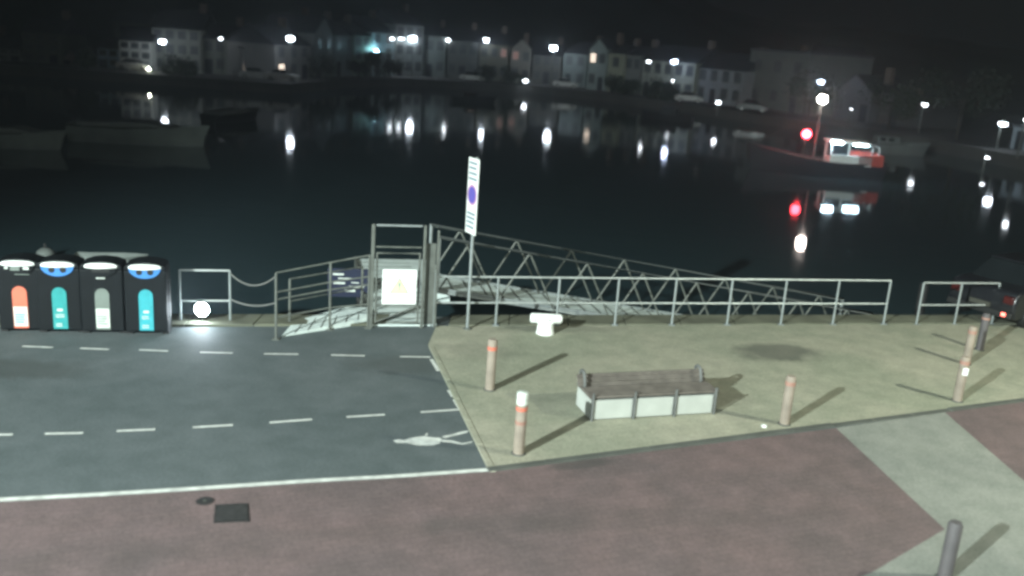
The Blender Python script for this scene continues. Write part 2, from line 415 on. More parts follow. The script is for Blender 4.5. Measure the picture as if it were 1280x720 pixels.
WALLK = .9
def house(px0, px1, dd, top, wall, label, rows=2, cols=2, roof='side', lit=(), base=FZ, door=None, cat='house', depth=8, name='terraced_house', rise=None):
    """top = image row of the eaves at the left end; dd = metres behind the shore line"""
    a = atx(px0, sD(px0) + dd, base); b = atx(px1, sD(px1) + dd, base)
    w = (b - a).length * .985; ang = math.atan2(b.y - a.y, b.x - a.x)
    h = at(px0, top, sD(px0) + dd).z - base
    t = thing(name, label, cat, (a.x, a.y, base), ang)
    wall = tuple(c * WALLK for c in wall)
    MB().box(0, w, 0, depth, -.3, h).build('wall', wallmat(wall), t)
    R = rise if rise is not None else min(2.4, w * .3 + .6)
    rm = MB()
    if roof == 'side':
        e = .25
        rm.sheet([(-e, -e, h - .02), (w + e, -e, h - .02), (w + e, depth / 2, h + R), (-e, depth / 2, h + R)])
        rm.sheet([(-e, depth / 2, h + R), (w + e, depth / 2, h + R), (w + e, depth + e, h - .02), (-e, depth + e, h - .02)])
        rm.sheet([(0, 0, h), (0, depth / 2, h + R - .05), (0, depth, h)]); rm.sheet([(w, 0, h), (w, depth / 2, h + R - .05), (w, depth, h)])
    elif roof == 'gable':
        e = .25
        rm.sheet([(-e, -e, h - .02), (w / 2, -e, h + R), (w / 2, depth, h + R), (-e, depth, h - .02)])
        rm.sheet([(w + e, -e, h - .02), (w / 2, -e, h + R), (w / 2, depth, h + R), (w + e, depth, h - .02)])
        MB().sheet([(0, .0, h), (w, .0, h), (w / 2, .0, h + R - .1)]).build('gable', wallmat(wall), t)
    else:
        rm.box(-.15, w + .15, -.15, depth + .15, h + .003, h + .3)
    ro = rm.build('roof', 'slate', t)
    if roof != 'flat' and w > 3:
        MB().box(w - 1.1, w - .3, depth / 2 - .4, depth / 2 + .4, h + R * .5, h + R + 1.0).build('chimney', wallmat((.2, .15, .12)), ro)
    else:
        MB().box(w * .3, w * .3 + .7, depth * .5, depth * .5 + .7, h + .3, h + 1.1).build('chimney', wallmat((.2, .15, .12)), ro)
    sh = h / rows; cw = w / cols
    dcol = door if door is not None else random.randrange(cols)
    for r in range(rows):
        for c in range(cols):
            cx = cw * (c + .5)
            if r == 0 and c == dcol:
                MB().box(cx - .5, cx + .5, -.06, .05, 0, min(2.1, sh * .85)).build('door', 'hull_dark', t); continue
            ww = min(.55, cw * .28); z0 = sh * r + sh * .34; z1 = min(z0 + 1.35, sh * (r + 1) - .25)
            f = MB().box(cx - ww - .08, cx + ww + .08, -.05, .05, z0 - .1, z1 + .06).build('window', 'winframe', t)
            k = (r, c)
            m = lit[k] if isinstance(lit, dict) and k in lit else 'houseglass'
            pm = MB().box(cx - ww, cx - .03, -.07, -.052, z0, z1).box(cx + .03, cx + ww, -.07, -.052, z0, z1)
            pm.build('pane', m, f)
    return t
WH = (.66, .68, .62); CR = (.5, .5, .38); GY = (.3, .32, .31); BL = (.45, .58, .66); DK = (.16, .17, .14); PK = (.42, .34, .33); GN = (.36, .45, .38); ST = (.22, .22, .18)
house(-60, -5, 9, 62, ST, 'dim stone house cut by the left edge of the photo', 2, 3)
house(-3, 27, 9, 60, GY, 'narrow dim grey house second from the left edge')
house(29, 76, 9, 40, DK, 'tall dark olive fronted building near the left edge', 3, 3, 'side', name='tall_building', cat='building')
house(78, 100, 10, 74, PK, 'small low pinkish cottage right of the tall olive building', 1, 2, 'gable', name='cottage')
house(102, 122, 10, 70, GY, 'low grey cottage between pink cottage and blue house', 2, 1, 'gable', name='cottage')
house(123, 149, 8, 60, BL, 'blue grey house beside the floodlit white house', 2, 2, 'side')
house(150, 190, 7, 50, (.9, .92, .84), 'floodlit white house under the leftmost bright street lamp', 3, 3, 'side', {(0, 1): 'e_wincool'})
house(191, 252, 9, 34, (.36, .38, .34), 'broad three storey grey house right of the floodlit white house', 3, 4, 'side', name='tall_building', cat='building')
house(254, 298, 10, 48, (.26, .28, .25), 'dim grey green house behind the small white lamp', 2, 3)
house(300, 342, 9, 60, (.2, .2, .19), 'low dark house left of the warm lit doorway', 2, 2, 'side', {(0, 0): 'e_win'}, door=1)
house(344, 388, 7, 56, (.3, .3, .29), 'grey house with a narrow glowing warm window', 2, 3, 'side', {(0, 0): 'e_win'}, door=2)
house(392, 416, 9, 42, GY, 'plain grey gabled house at the start of the blue row', 2, 2, 'gable')
house(417, 441, 9, 44, (.36, .42, .42), 'grey blue house with one dark window beside it', 2, 2)
house(442, 463, 8, 44, GN, 'pale green house left of the brightest blue white house', 3, 2, 'side')
house(464, 492, 8, 40, (.6, .72, .74), 'brightest blue white house with white balcony', 3, 2, 'side')
house(493, 528, 9, 30, (.42, .47, .45), 'tall pale house behind the two small wall lights', 3, 3, 'side', name='tall_building', cat='building')
house(529, 556, 10, 44, (.26, .3, .28), 'dim greenish house right of the tall pale house', 2, 2)
house(558, 596, 10, 50, (.2, .21, .2), 'dark house between the two small round lamps', 2, 3, 'side')
house(598, 634, 10, 54, (.24, .24, .19), 'brownish house just right of the round lamp over parked cars', 2, 3, 'side', {(1, 2): 'e_windim'})
house(636, 662, 10, 60, (.32, .31, .27), 'house with a faint pink upper window', 2, 2, 'gable', {(1, 0): 'e_windim'})
house(664, 700, 12, 68, (.2, .2, .18), 'low dark house right behind the biggest lamp', 2, 3)
house(702, 731, 10, 66, (.25, .3, .29), 'grey green house right of the biggest lamp', 2, 2)
house(733, 755, 8, 60, (.42, .5, .48), 'narrow shop house with glowing upper window and white frontage', 2, 2, 'gable', {(1, 0): 'e_win'})
house(757, 776, 8, 66, (.44, .46, .34), 'narrow cream house beside the narrow shop house', 2, 1, 'side')
house(778, 798, 9, 68, GY, 'grey house between the cream house and the long pale wall', 2, 2, 'side')
house(800, 866, 8, 74, (.44, .47, .4), 'long pale house behind the blue white lamp', 2, 5, 'side')
house(868, 926, 9, 84, (.36, .38, .4), 'long dim blue grey house right of the long pale house', 2, 4, 'side')
house(930, 1003, 12, 62, (.2, .22, .21), 'large plain warehouse with flat roof above the fishing boat', 2, 3, 'flat', name='warehouse', cat='building', depth=12)
house(1040, 1085, 12, 112, (.16, .16, .17), 'low dark shed right of the fishing boat mast light', 1, 3, 'gable', name='shed', cat='building')
house(1095, 1150, 14, 118, (.12, .12, .12), 'long low dark shed left of the oval lamp', 1, 4, 'flat', name='shed', cat='building')
house(1262, 1330, 6, 158, (.3, .36, .4), 'bluish building at the right edge beside the oval lamp', 1, 3, 'flat', name='harbour_building', cat='building')
# balcony on the brightest house
def hillhouse(px, D, py, wall, label, lit):
    p = at(px, py, D); t = thing('hillside_house', label, 'house', (p.x, p.y, p.z - 3), 0)
    MB().box(-4, 4, 0, 6, -8, 4).build('wall', wallmat(wall), t)
    rm = MB(); rm.sheet([(-4.2, -.2, 4), (4.2, -.2, 4), (4.2, 3, 6), (-4.2, 3, 6)]); rm.sheet([(-4.2, 3, 6), (4.2, 3, 6), (4.2, 6.2, 4), (-4.2, 6.2, 4)])
    rm.build('roof', 'slate', t)
    for x in (-2, 2):
        f = MB().box(x - .8, x + .8, -.06, .05, 1.9, 3.5).build('window', 'winframe', t)
        MB().box(x - .7, x + .7, -.08, -.062, 2, 3.4).build('pane', lit if x > 0 else 'glass', f)
hillhouse(419, 215, 14, DK, 'house high on the dark hill with a faint pink window', 'e_windim')
hillhouse(168, 175, 36, DK, 'house on the slope left of the leftmost lamp with a faint window', 'e_windim')
hillhouse(1053, 160, 80, DK, 'house up behind the mast light with a tiny faint window', 'e_windim')

# ------------------------------------------------------------------ lamps across the water
def lamp(px, py, D, label, m='e_cool', r=.3, base=FZ, arm=.0, flat=.8, pole=True, name='street_lamp', cat='street lamp'):
    p = at(px, py, D); t = thing(name, label, cat, (p.x, p.y + arm, base), 0, 'lamps across the harbour')
    h = p.z - base
    if pole and h > .6:
        MB().tube([(0, .35, 0), (0, .35, h * .5), (0, .35, h + r * .9)], .09, 8, .05).build('pole', 'galvdull', t)
        MB().tube([(0, .35, h + r * .9), (0, .2, h + r + .12), (0, 0, h + r + .1)], .04, 6).build('arm', 'galvdull', t)
    else:
        MB().box(-.12, .12, .3, .5, -.2, h + r).build('post', 'galvdull', t)
    MB().lathe([(.05, r * .9 + .12), (r * .8, r * flat * .7 + .06), (r * .85, r * flat * .6)], (0, 0, h), 14).build('lamp_head', 'galvdull', t)
    MB().ball((0, 0, h), r, flat, 1.15).build('lamp_lens', m, t, smooth=True)
    return t
lamp(203, 52, 117, 'bright street lamp outside the floodlit white house, leftmost of the lamps', 'e_cool', .34)
lamp(186, 86, 116.5, 'low flood lamp lighting the foot of the floodlit white house', 'e_flood2', .11, flat=.5)
lamp(471, 64, 146, 'cyan white wall lamp on the brightest house front', 'e_cyan', .2, arm=0)
lamp(276, 48, 121, 'small white street lamp between the leftmost lamp and the next big one', 'e_cool2', .17)
lamp(363, 48, 118, 'bright street lamp above the narrow warm lit window', 'e_cool', .4)
lamp(516, 48, 155, 'large street lamp beside the two small wall lights', 'e_cool', .48)
lamp(560, 50, 158, 'small round lamp next right of the lamp by the wall lights', 'e_cool2', .27)
lamp(608, 50, 158, 'round lamp above the parked cars, left of the biggest lamp', 'e_cool', .34)
lamp(692, 60, 156, 'biggest brightest street lamp in the middle of the far shore', 'e_cool', .5)
lamp(811, 77, 140, 'small white lamp left of the blue white lamp', 'e_cool2', .22)
lamp(843, 77, 138, 'blue white street lamp in front of the long pale house', 'e_blue', .36)
lamp(841, 101, 138, 'tiny low lamp on the front of the long pale house', 'e_cool2', .13)
lamp(657, 101, 149, 'low lamp on the far quay edge below the biggest lamp', 'e_cool2', .3, base=-2.0)
lamp(898, 128, 116, 'low lamp on the quay left of the fishing boat', 'e_cool2', .24, base=-1.5)
lamp(1026, 102, 116, 'blue white street lamp just above the fishing boat mast light', 'e_blue', .33)
lamp(1064, 136.5, 108, 'tiny flat lamp on the low dark shed', 'e_cool2', .11, flat=.4)
lamp(1156, 131, 103, 'oval street lamp alone above the dark sheds on the right', 'e_cool2', .26, flat=.6)
lamp(1254, 155, 88, 'large oval street lamp at the right end of the harbour', 'e_cool', .33, flat=.5)
lamp(1234, 197, 80, 'low flat lamp near the water under the right end oval lamp', 'e_cool2', .16, base=-2.3, flat=.4)
lamp(1284, 150, 80, 'street lamp right on the right edge of the photo', 'e_cool2', .22)
# two wall lights
for px, lab in ((490, 'left of the two small wall lights on the tall pale house'), (502, 'right of the two small wall lights on the tall pale house')):
    p = at(px, 48, sD(px) + 7.2); t = thing('wall_light', lab, 'wall light', p, 0, 'wall lights on the tall pale house')
    MB().box(-.3, .3, .1, 1.6, .02, .14).build('bracket', 'galvdull', t)
    MB().box(-.32, .32, -.05, .25, -.14, .016).build('lamp_lens', 'e_cool2', t)
# balcony
bx = atx(466, sD(466) + 6.9, 2.6); t = thing('balcony', 'white balcony on the front of the brightest blue white house', 'balcony', bx, 0)
MB().box(0, 3.2, -.2, 1.3, 0, .15).build('floor', 'white', t)
rr = MB().tube([(0, -.15, 1), (3.2, -.15, 1)], .04, 6)
for i in range(9): rr.tube([(.02 + i * .395, -.15, .15), (.02 + i * .395, -.15, 1)], .025, 5)
rr.build('railing', 'white', t)

# ------------------------------------------------------------------ trees and bushes on the far quay
def tree(px, D, w, h, label, trunk=.35, name='tree', base=FZ, group='dark trees along the far quay'):
    p = atx(px, D, base); t = thing(name, label, 'tree' if name == 'tree' else 'bush', p, random.uniform(0, 6), group)
    MB().tube([(0, 0, 0), (.05, .03, h * .3), (.02, -.05, h * .62)], .16, 7, .05).tube([(.04, .02, h * .28), (w * .22, .1, h * .6)], .07, 6, .03).tube([(.04, .02, h * .28), (-w * .22, -.1, h * .58)], .07, 6, .03).build('trunk', 'bark', t)
    m = MB(); N = int(420 + w * 60)
    cl = [(random.uniform(-.34, .34) * w, random.uniform(-.34, .34) * w, h * random.uniform(trunk + .12, .86), random.uniform(.16, .3) * w) for _ in range(9)]
    for i in range(N):
        cx, cy, cz, cr = random.choice(cl)
        d = Vector((random.gauss(0, 1), random.gauss(0, 1), random.gauss(0, 1))).normalized() * cr * random.uniform(.5, 1.05)
        c = Vector((cx, cy, cz)) + d * Vector((1, 1, .8)).length / 1.6
        c.z = max(.1, c.z)
        a = Vector((random.gauss(0, 1), random.gauss(0, 1), random.gauss(0, 1))).normalized(); b = a.orthogonal().normalized(); s_ = random.uniform(.13, .26)
        m.sheet([c + a * s_, c + b * s_ * .6, c - a * s_, c - b * s_ * .6])
    m.build('crown' if name == 'tree' else 'foliage', 'leaf', t)
tree(463, sD(463) + 3, 3.2, 4.6, 'pointed dark tree in front of the brightest house')
tree(487, sD(487) + 3, 3.8, 3.0, 'rounded dark bush right of the pointed dark tree', .1, 'bush')
tree(448, sD(448) + 3, 3.0, 2.4, 'low dark bush left of the pointed dark tree', .1, 'bush')
tree(640, sD(640) + 3, 4.0, 2.6, 'low dark bush below the faint pink window', .1, 'bush')
tree(612, sD(612) + 3, 4.5, 2.2, 'low dark bush right of the far parked white car', .1, 'bush')
tree(763, sD(763) + 2, 4.4, 2.6, 'dark bush in front of the narrow cream house', .1, 'bush')
tree(784, sD(784) + 2, 3.4, 2.2, 'dark bush in front of the grey house beyond the cream one', .1, 'bush')
tree(818, sD(818) + 2, 4.6, 2.4, 'wide dark bush before the long pale house, left of its lamp', .1, 'bush')
tree(836, sD(836) + 2, 4.0, 2.2, 'dark bush under the blue white lamp', .1, 'bush')
tree(1010, sD(1010) + 6, 6, 6, 'dark tree beside the large warehouse')
tree(110, sD(110) + 3, 3.4, 2.2, 'low dark bush in front of the low grey cottage', .1, 'bush')
tree(226, sD(226) + 3, 4.6, 2.0, 'low dark bush in front of the broad grey house', .1, 'bush')
tree(400, sD(400) + 4, 5.0, 3.0, 'dark bush right of the house with the warm window', .1, 'bush')
tree(1110, sD(1110) + 5, 7, 5, 'dark tree in front of the long low shed on the right')
tree(1195, sD(1195) + 6, 8, 7, 'dark tree between the two oval lamps')

# ------------------------------------------------------------------ cars
M['taildark'] = mat('unlit_tail_light', (.05, .008, .008), .3)
def car_at(loc, rz, paint, label, group=None, tail='e_tail'):
    t = thing('parked_car', label, 'car', loc, rz, group)
    L, Wd_, = 4.1, .86
    prof = [(-2.05, .32), (-2.08, .62), (-2.0, .92), (-1.75, 1.0), (-1.0, 1.02), (.85, .98), (1.55, .86), (1.98, .7), (2.05, .45), (2.0, .26), (-1.95, .26)]
    m = MB(Matrix.Rotation(0, 4, 'Z')); m.plate([(x, z) for x, z in prof], -Wd_, Wd_)
    m.build('body', paint, t, bevel=.07, smooth=True)
    lo = [(-1.8, 1.0), (1.0, .97)]; 
    gh = MB()
    a = [gh.v(p) for p in ((-1.4, -.8, .98), (1.05, -.8, .95), (1.05, .8, .95), (-1.4, .8, .98))]
    b = [gh.v(p) for p in ((-.85, -.62, 1.45), (.3, -.62, 1.47), (.3, .62, 1.47), (-.85, .62, 1.45))]
    gh.face(b)
    for i in range(4): gh.face([a[i], a[(i + 1) % 4], b[(i + 1) % 4], b[i]])
    gh.build('window', 'glass', t, bevel=.03)
    MB().box(-.87, .32, -.63, .63, 1.452, 1.5).build('roof', paint, t, bevel=.03)
    for x, y in ((-1.3, -.78), (1.3, -.78), (-1.3, .78), (1.3, .78)):
        R = Matrix.Translation((x, y, .31)) @ Matrix.Rotation(PI / 2, 4, 'X')
        w = MB(R).lathe([(.2, -.11), (.29, -.11), (.31, -.08), (.31, .08), (.29, .11), (.2, .11)], seg=20).build('wheel', 'black', t, smooth=True)
        MB(R).lathe([(.19, -.118), (.19, .118)], seg=12).build('rim', 'rim', w)
    for y in (-.68, .68):
        MB().box(-2.12, -1.98, y - .12, y + .12, .66, .84).build('tail_light', 'taildark', t, bevel=.02)
        MB().box(1.93, 2.04, y - .16, y + .16, .55, .7).build('headlight', 'label', t, bevel=.02)
    MB().box(-2.13, -2.07, -.26, .26, .48, .59).build('number_plate', 'carplate', t)
    MB().box(-2.14, -2.0, -.84, .84, .3, .46).build('bumper', 'black', t, bevel=.03)
    if tail == 'e_tail': MB().box(-2.16, -2.13, -.7, -.6, .36, .44).build('fog_light', tail, t)
    for y in (-.93, .93): MB().box(.62, .78, y - .08, y + .08, .95, 1.07).build('mirror', paint, t, bevel=.02)
    return t
p = gp(1256, 414); ca = QA + .35
near = car_at((p.x + 2.1 * math.cos(ca) - .75 * math.sin(ca), p.y + 2.1 * math.sin(ca) + .75 * math.cos(ca), 0), ca, 'carpaint', 'dark car with a red tail light at the right end of the railing')
def farcar(px, dd, rz, paint, label):
    p = atx(px, sD(px) + dd, FZ); return car_at(p, rz, paint, label, 'cars parked on the far quay', 'taildark')
farcar(168, 5, .1, 'carwhite', 'white car parked before the floodlit white house')
farcar(320, 4, .2, 'carpale', 'silver car parked left of the house with the warm window')
farcar(353, 4, .1, 'carwhite', 'white car parked under the narrow warm window')
farcar(590, 4, 0, 'carpale', 'silver car parked below the dark house between round lamps')
farcar(601, 7, 0, 'carwhite', 'white car parked just right of the silver car below the round lamp')
farcar(648, 4, 0, 'carpale', 'silver car parked in front of the pink windowed house')
farcar(707, 4, -.1, 'carwhite', 'white car parked right below the biggest lamp')
farcar(861, 4, -.2, 'carwhite', 'white car parked at the right end of the long pale house')
farcar(940, 3, -.3, 'carpaint', 'dark car parked in front of the large warehouse')

# ------------------------------------------------------------------ boats
def hull(T, L, B, free, sheer, m, name, parent, top_only=None, draft=.3, transom=.8, z_in=None):
    b = MB(T); NS = 14; secs = []
    for i in range(NS + 1):
        k = i / NS; x = -L / 2 + L * k
        w = B / 2 * (transom + (1 - transom) * min(1, k * 3)) * (1 - max(0, (k - .55) / .45) ** 2.2)
        w = max(w, .03); zt = free + sheer * (max(0, k - .3) / .7) ** 2 + sheer * .25 * (max(0, .3 - k) / .3) ** 2
        secs.append([(x + (.5 * k ** 3), -w, zt), (x + .15 * k ** 3, -w * .9, zt * .4), (x, -w * .6, -draft), (x, w * .6, -draft), (x + .15 * k ** 3, w * .9, zt * .4), (x + (.5 * k ** 3), w, zt)])
    R = [[b.v(p) for p in s_] for s_ in secs]
    for i in range(NS):
        for j in range(5): b.face([R[i][j], R[i + 1][j], R[i + 1][j + 1], R[i][j + 1]])
    b.face(R[0]); b.face(R[-1][::-1])
    o = b.build(name, m, parent, smooth=True)
    d = MB(T)
    D_ = [(d.v((s_[0][0], s_[0][1] * .97, s_[0][2] - .18)), d.v((s_[5][0], s_[5][1] * .97, s_[5][2] - .18))) for s_ in secs]
    for i in range(NS): d.face([D_[i][0], D_[i + 1][0], D_[i + 1][1], D_[i][1]])
    d.build('deck', 'deck' if m != 'hull_dark' else 'cover', parent)
    return secs
def simple_boat(px, py, L, ang, label, m='hull_pale', B=2.6, free=1.0, cab=None, mast=None):
    p = gp(px, py, WZ); t = thing('moored_boat', label, 'boat', p, ang)
    hull(None, L, B, free, .35, m, 'hull', t)
    MB().tube([(-L / 2, -B * .41, free + .02), (-L * .1, -B * .5, free + .0), (L * .2, -B * .44, free + .08)], .05, 6).build('rubbing_strake', 'black', t)
    if cab:
        x0, x1, h = cab
        MB().box(x0, x1, -B * .33, B * .33, free - .15, free + h).build('cabin', m, t, bevel=.12)
        for x in (x0 + .3, (x0 + x1) / 2):
            MB().box(x, x + .5, -B * .33 - .02, -B * .33 + .02, free + h * .4, free + h * .8).build('window', 'glass', t)
    else:
        MB().plate([(-L * .42, free - .1), (-L * .38, free + .25), (L * .1, free + .4), (L * .3, free + .15)], -B * .4, B * .4).build('cover', 'cover', t, bevel=.08)
    if mast: MB().tube([(L * .05, 0, free - .1), (L * .05, 0, mast)], .06, 6, .035).build('mast', 'galvdull', t)
    return t
simple_boat(172, 179, 8.2, .12, 'long pale boat moored alone on the left of the harbour', B=2.6, free=1.05)
simple_boat(14, 184, 5.5, .1, 'pale boat cut by the left edge of the photo', B=2.2, free=.85)
simple_boat(290, 152, 6, 1.2, 'dark moored boat with a thin mast right of the long pale boat', 'hull_dark', 2.2, .7, mast=4.2)
simple_boat(1112, 192, 6.2, -.1, 'dim grey boat moored behind the stern of the fishing boat', 'cover', 2.4, .95, (-1.6, .6, .7))
simple_boat(590, 128, 5.5, .3, 'small dark boat moored out below the middle lamps', 'hull_dark', 2, .6, (-1, .6, .7))
simple_boat(835, 150, 6, 2.8, 'small dark boat moored under the blue white lamp', 'hull_dark', 2.1, .7, (-1, .8, .8))

# fishing boat
fp = gp(1018, 216, WZ)
t = thing('fishing_boat', 'fishing boat with lit wheelhouse, red lamp, bright mast light and red stern', 'boat', fp, PI - .1)
L = 9.6
hull(None, L, 3.4, 1.05, .9, 'hull_dark', 'hull', t)
# local +x points to the bow (left in the photo); camera side is +y
def lx(px): return -(px - 1018) * (fp.y / F) 
b = MB()
for (x0, x1, z0, z1) in ((lx(1090), lx(1062), .95, 1.75),):
    b.box(x0, x1, 1.38, 1.5, z0, z1); b.box(x0, x1, -1.5, -1.38, z0, z1); b.box(x0 - .1, x0, -1.5, 1.5, z0, z1)
b.build('bulwark', 'hull_red', t, bevel=.03)
wx0, wx1 = lx(1052), lx(1030)
wh = MB().box(wx0, wx1, -1.0, 1.0, .9, 1.35)
for x in (wx0 + .04, wx1 - .04):
    for y in (-.96, .96): wh.box(x - .05, x + .05, y - .05, y + .05, 1.35, 2.45)
wh.build('wheelhouse', 'white', t)
MB().box(wx0 - 1.5, wx1 + .2, -1.15, 1.15, 2.45, 2.56).build('roof', 'white', t, bevel=.03)
MB().box(wx0 + .1, wx1 - .1, -.9, .9, 1.352, 2.44).build('window', 'glass', t)
MB().box(wx0 - 1.3, wx0 - .3, .5, .95, 2.36, 2.44).build('deck_light', 'e_deck', t)
MB().box(wx1 - .7, wx1 + .05, 1.16, 1.32, 2.42, 2.56).build('deck_light', 'e_deck', t)
for x, y, w, h in ((-.5, .9, .5, .45), (-1.1, 1.0, .45, .5), (-1.7, .8, .5, .4), (-2.1, 0, .6, .5)):
    MB().box(wx0 + x, wx0 + x + w, y - .3, y + .3, .87, .9 + h).build('deck_box', 'white', t, bevel=.03)
MB().box(wx0 - 1.6, wx1 + .1, 1.36, 1.5, .9, 1.62).build('rail_board', 'white', t, bevel=.03)
mx = lx(1014)
MB().tube([(mx, 0, .9), (mx, 0, 3.4), (mx, 0, 5.7)], .08, 8, .04).build('mast', 'galvdull', t)
MB().tube([(mx, 0, 4.6), (L / 2, 0, 1.8)], .02, 5).tube([(mx, 0, 4.6), (-L / 2, 0, 1.9)], .02, 5).build('stay', 'rope', t)
hz = at(1013, 123, fp.y).z - WZ
MB().ball((mx, .12, hz), .34, .9).build('mast_lamp', 'e_warm', t, smooth=True)
rz_ = at(1001, 167, fp.y).z - WZ
MB().tube([(lx(1001), .1, .95), (lx(1001), .1, rz_)], .04, 6).build('lamp_post', 'galvdull', t)
MB().ball((lx(1001), .2, rz_), .34, 1).build('port_lamp', 'e_red', t, smooth=True)
MB().tube([(-4.2, .9, 1.1), (-4.2, .9, 2.3), (-4.2, -.9, 2.3), (-4.2, -.9, 1.1)], .05, 6).build('stern_gantry', 'galv', t)

# pontoon at the foot of the gangway
pt = Vector((10.0, 24.6, WZ))
t = thing('pontoon', 'dark floating pontoon at the foot of the gangway', 'pontoon', pt, QA)
MB().box(-1.5, 12, -1.2, 1.6, -.2, .45).build('float', 'cover', t, bevel=.05)
MB().box(-1.55, 12.05, -1.25, 1.65, .452, .5).build('decking', 'wood', t)
for x in (3, 9): MB().tube([(x, 1.9, -2), (x, 1.9, 1.9)], .14, 10).build('pile', 'iron', t)

# things on the water behind the bins
p = gp(57, 322, WZ); t = thing('mooring_buoy', 'pale grey mooring buoy behind the second bin', 'buoy', p)
MB().ball((0, 0, .1), .3, .85).build('float', 'cover', t, smooth=True); MB().tube([(0, 0, .3), (0, 0, .5)], .04, 8).build('ring', 'iron', t)
p = gp(130, 330, WZ); t = thing('dinghy', 'small dim grey dinghy behind the third bin', 'boat', p, .15)
hull(None, 1.9, .9, .28, .1, 'cover', 'hull', t)
MB().box(-.3, -.1, -.35, .35, .12, .16).build('thwart', 'wood', t)

# ------------------------------------------------------------------ railings
def railing(name, label, pts, hts, rails, m='galv', r=.022, group=None, cap=True, postsr=.026, cat='railing'):
    """pts = post feet; hts = height of posts; rails = fractions of height"""
    o = pts[0]; t = thing(name, label, cat, o, 0, group)
    for p, h in zip(pts, hts):
        q = p - o
        pb = MB().tube([(q.x, q.y, q.z), (q.x, q.y, q.z + h)], postsr, 8)
        pb.box(q.x - .07, q.x + .07, q.y - .07, q.y + .07, q.z, q.z + .015)
        pb.build('post', 'alu' if m == 'galv' else m, t, smooth=True)
    for f in rails:
        P = [(p - o) + Vector((0, -.0, h * f)) for p, h in zip(pts, hts)]
        MB().tube(P, r, 8).build('top_rail' if f > .97 else 'rail', m, t, smooth=True)
    return t
def up_to(px, top, base):
    """height of a post standing at base whose top shows at row top"""
    lo, hi = 0.1, 4.0
    for _ in range(30):
        m = (lo + hi) / 2; v = base + Vector((0, 0, m)) - CP
        y = 360 - F * v.dot(up) / v.dot(fw)
        if y > top: lo = m
        else: hi = m
    return lo
RB = .015
P = [rl(x, .02) + Vector((0, 0, RB)) for x in [-1.62 + i * (8.95 + 1.62) / 8 for i in range(9)]]
railing('quay_railing', 'long galvanised two bar railing along the quay edge in front of the gangway', P, [1.08] * 9, [.999, .47])
a, b = gp(1143, 404), gp(1237, 404); P = [rl(a.x, .02), rl((a.x + b.x) / 2, .02), rl(b.x, .02)]
railing('quay_railing', 'short galvanised railing panel between the long railing and the dark car', P, [1.05] * 3, [.999, .47])
a, b = gp(226, 403), gp(288, 403)
t = railing('loop_railing', 'square galvanised loop railing around the glowing floodlight', [a, b], [1.1, 1.1], [.999, .42])
# floodlight in the loop railing
p = gp(255, 402); p = p + Vector((0, -.12, 0))
h = up_to(255, 387, p)
t = thing('floodlight', 'glowing white floodlight low down inside the square loop railing', 'floodlight', p)
MB().tube([(0, .1, 0), (0, .1, h + .02)], .03, 8).build('post', 'galvdull', t)
MB(Matrix.Translation((0, 0, h)) @ Matrix.Rotation(PI / 2, 4, 'X')).lathe([(.08, -.14), (.15, -.05), (.155, .0)], seg=20).build('housing', 'galvdull', t, smooth=True)
MB(Matrix.Translation((0, 0, h)) @ Matrix.Rotation(PI / 2, 4, 'X')).lathe([(.14, .001), (.11, .03), (.06, .05), (.01, .055)], seg=20).build('lens', 'e_flood', t, smooth=True)
p = gp(1279, 408); h2 = .42
t = thing('floodlight', 'faint bluish floodlight cut by the right edge beside the dark car', 'floodlight', p)
MB().tube([(0, .1, 0), (0, .1, h2)], .03, 8).build('post', 'galvdull', t)
MB(Matrix.Translation((0, 0, h2)) @ Matrix.Rotation(PI / 2, 4, 'X')).lathe([(.06, -.12), (.1, -.04), (.105, .0)], seg=16).build('housing', 'galvdull', t, smooth=True)
MB(Matrix.Translation((0, 0, h2)) @ Matrix.Rotation(PI / 2, 4, 'X')).lathe([(.1, .001), (.07, .02), (.01, .03)], seg=16).build('lens', 'e_faint', t, smooth=True)
# chains
r1 = gp(345, 424)
def chain(a, b, sag, label):
    o = MB(); pts = []
    for i in range(13):
        k = i / 12; q = (b - a) * k; pts.append(q + Vector((0, 0, -sag * 4 * k * (1 - k))))
    o.tube(pts, .017, 6); ob = o.build('chain', 'rope', smooth=True); ob.location = a
    return tag(ob, label, 'chain', 'chains between the loop railing and the ramp railing')
chain(b + Vector((0, 0, 1.05)), r1 + Vector((0, 0, 1.28)), .22, 'upper sagging chain between the loop railing and the ramp railing')
chain(b + Vector((0, 0, .5)), r1 + Vector((0, 0, .75)), .1, 'lower sagging chain between the loop railing and the ramp railing')

# ramp, landing and gate
g1, g2 = gp(464, 410), gp(526, 410)
r2 = gp(412, 412)
gd = (g2 - g1).normalized()
hs = [up_to(340, 341, r1), up_to(408, 328, r2), up_to(457, 319, g1)]
railing('ramp_railing', 'four bar steel railing left of the gate along the pale ramp', [r1, r2, g1 + gd * -.07], hs, [.999, .71, .6, .33], 'galvdull', .018)
b1 = gp(338, 404); b2 = gp(400, 396)
t = railing('ramp_railing', 'far steel railing on the water side of the pale ramp', [gp(362, 404), gp(452, 385)], [.95, .95], [.999, .5], 'galvdull', .018)
t = thing('ramp', 'pale low ramp slab rising to the gate behind the four bar railing', 'ramp', r1)
m = MB(); P4 = [gp(352, 421), gp(462, 404), gp(462, 392), gp(432, 391), gp(368, 403)]
zs = [.02, .14, .14, .14, .03]
top = [m.v((p.x - r1.x, p.y - r1.y, z)) for p, z in zip(P4, zs)]; bot = [m.v((p.x - r1.x, p.y - r1.y, 0.0)) for p in P4]
m.face(top)
for i in range(5): m.face([top[i], top[(i + 1) % 5], bot[(i + 1) % 5], bot[i]])
m.build('slab', 'deck', t)
m = MB()
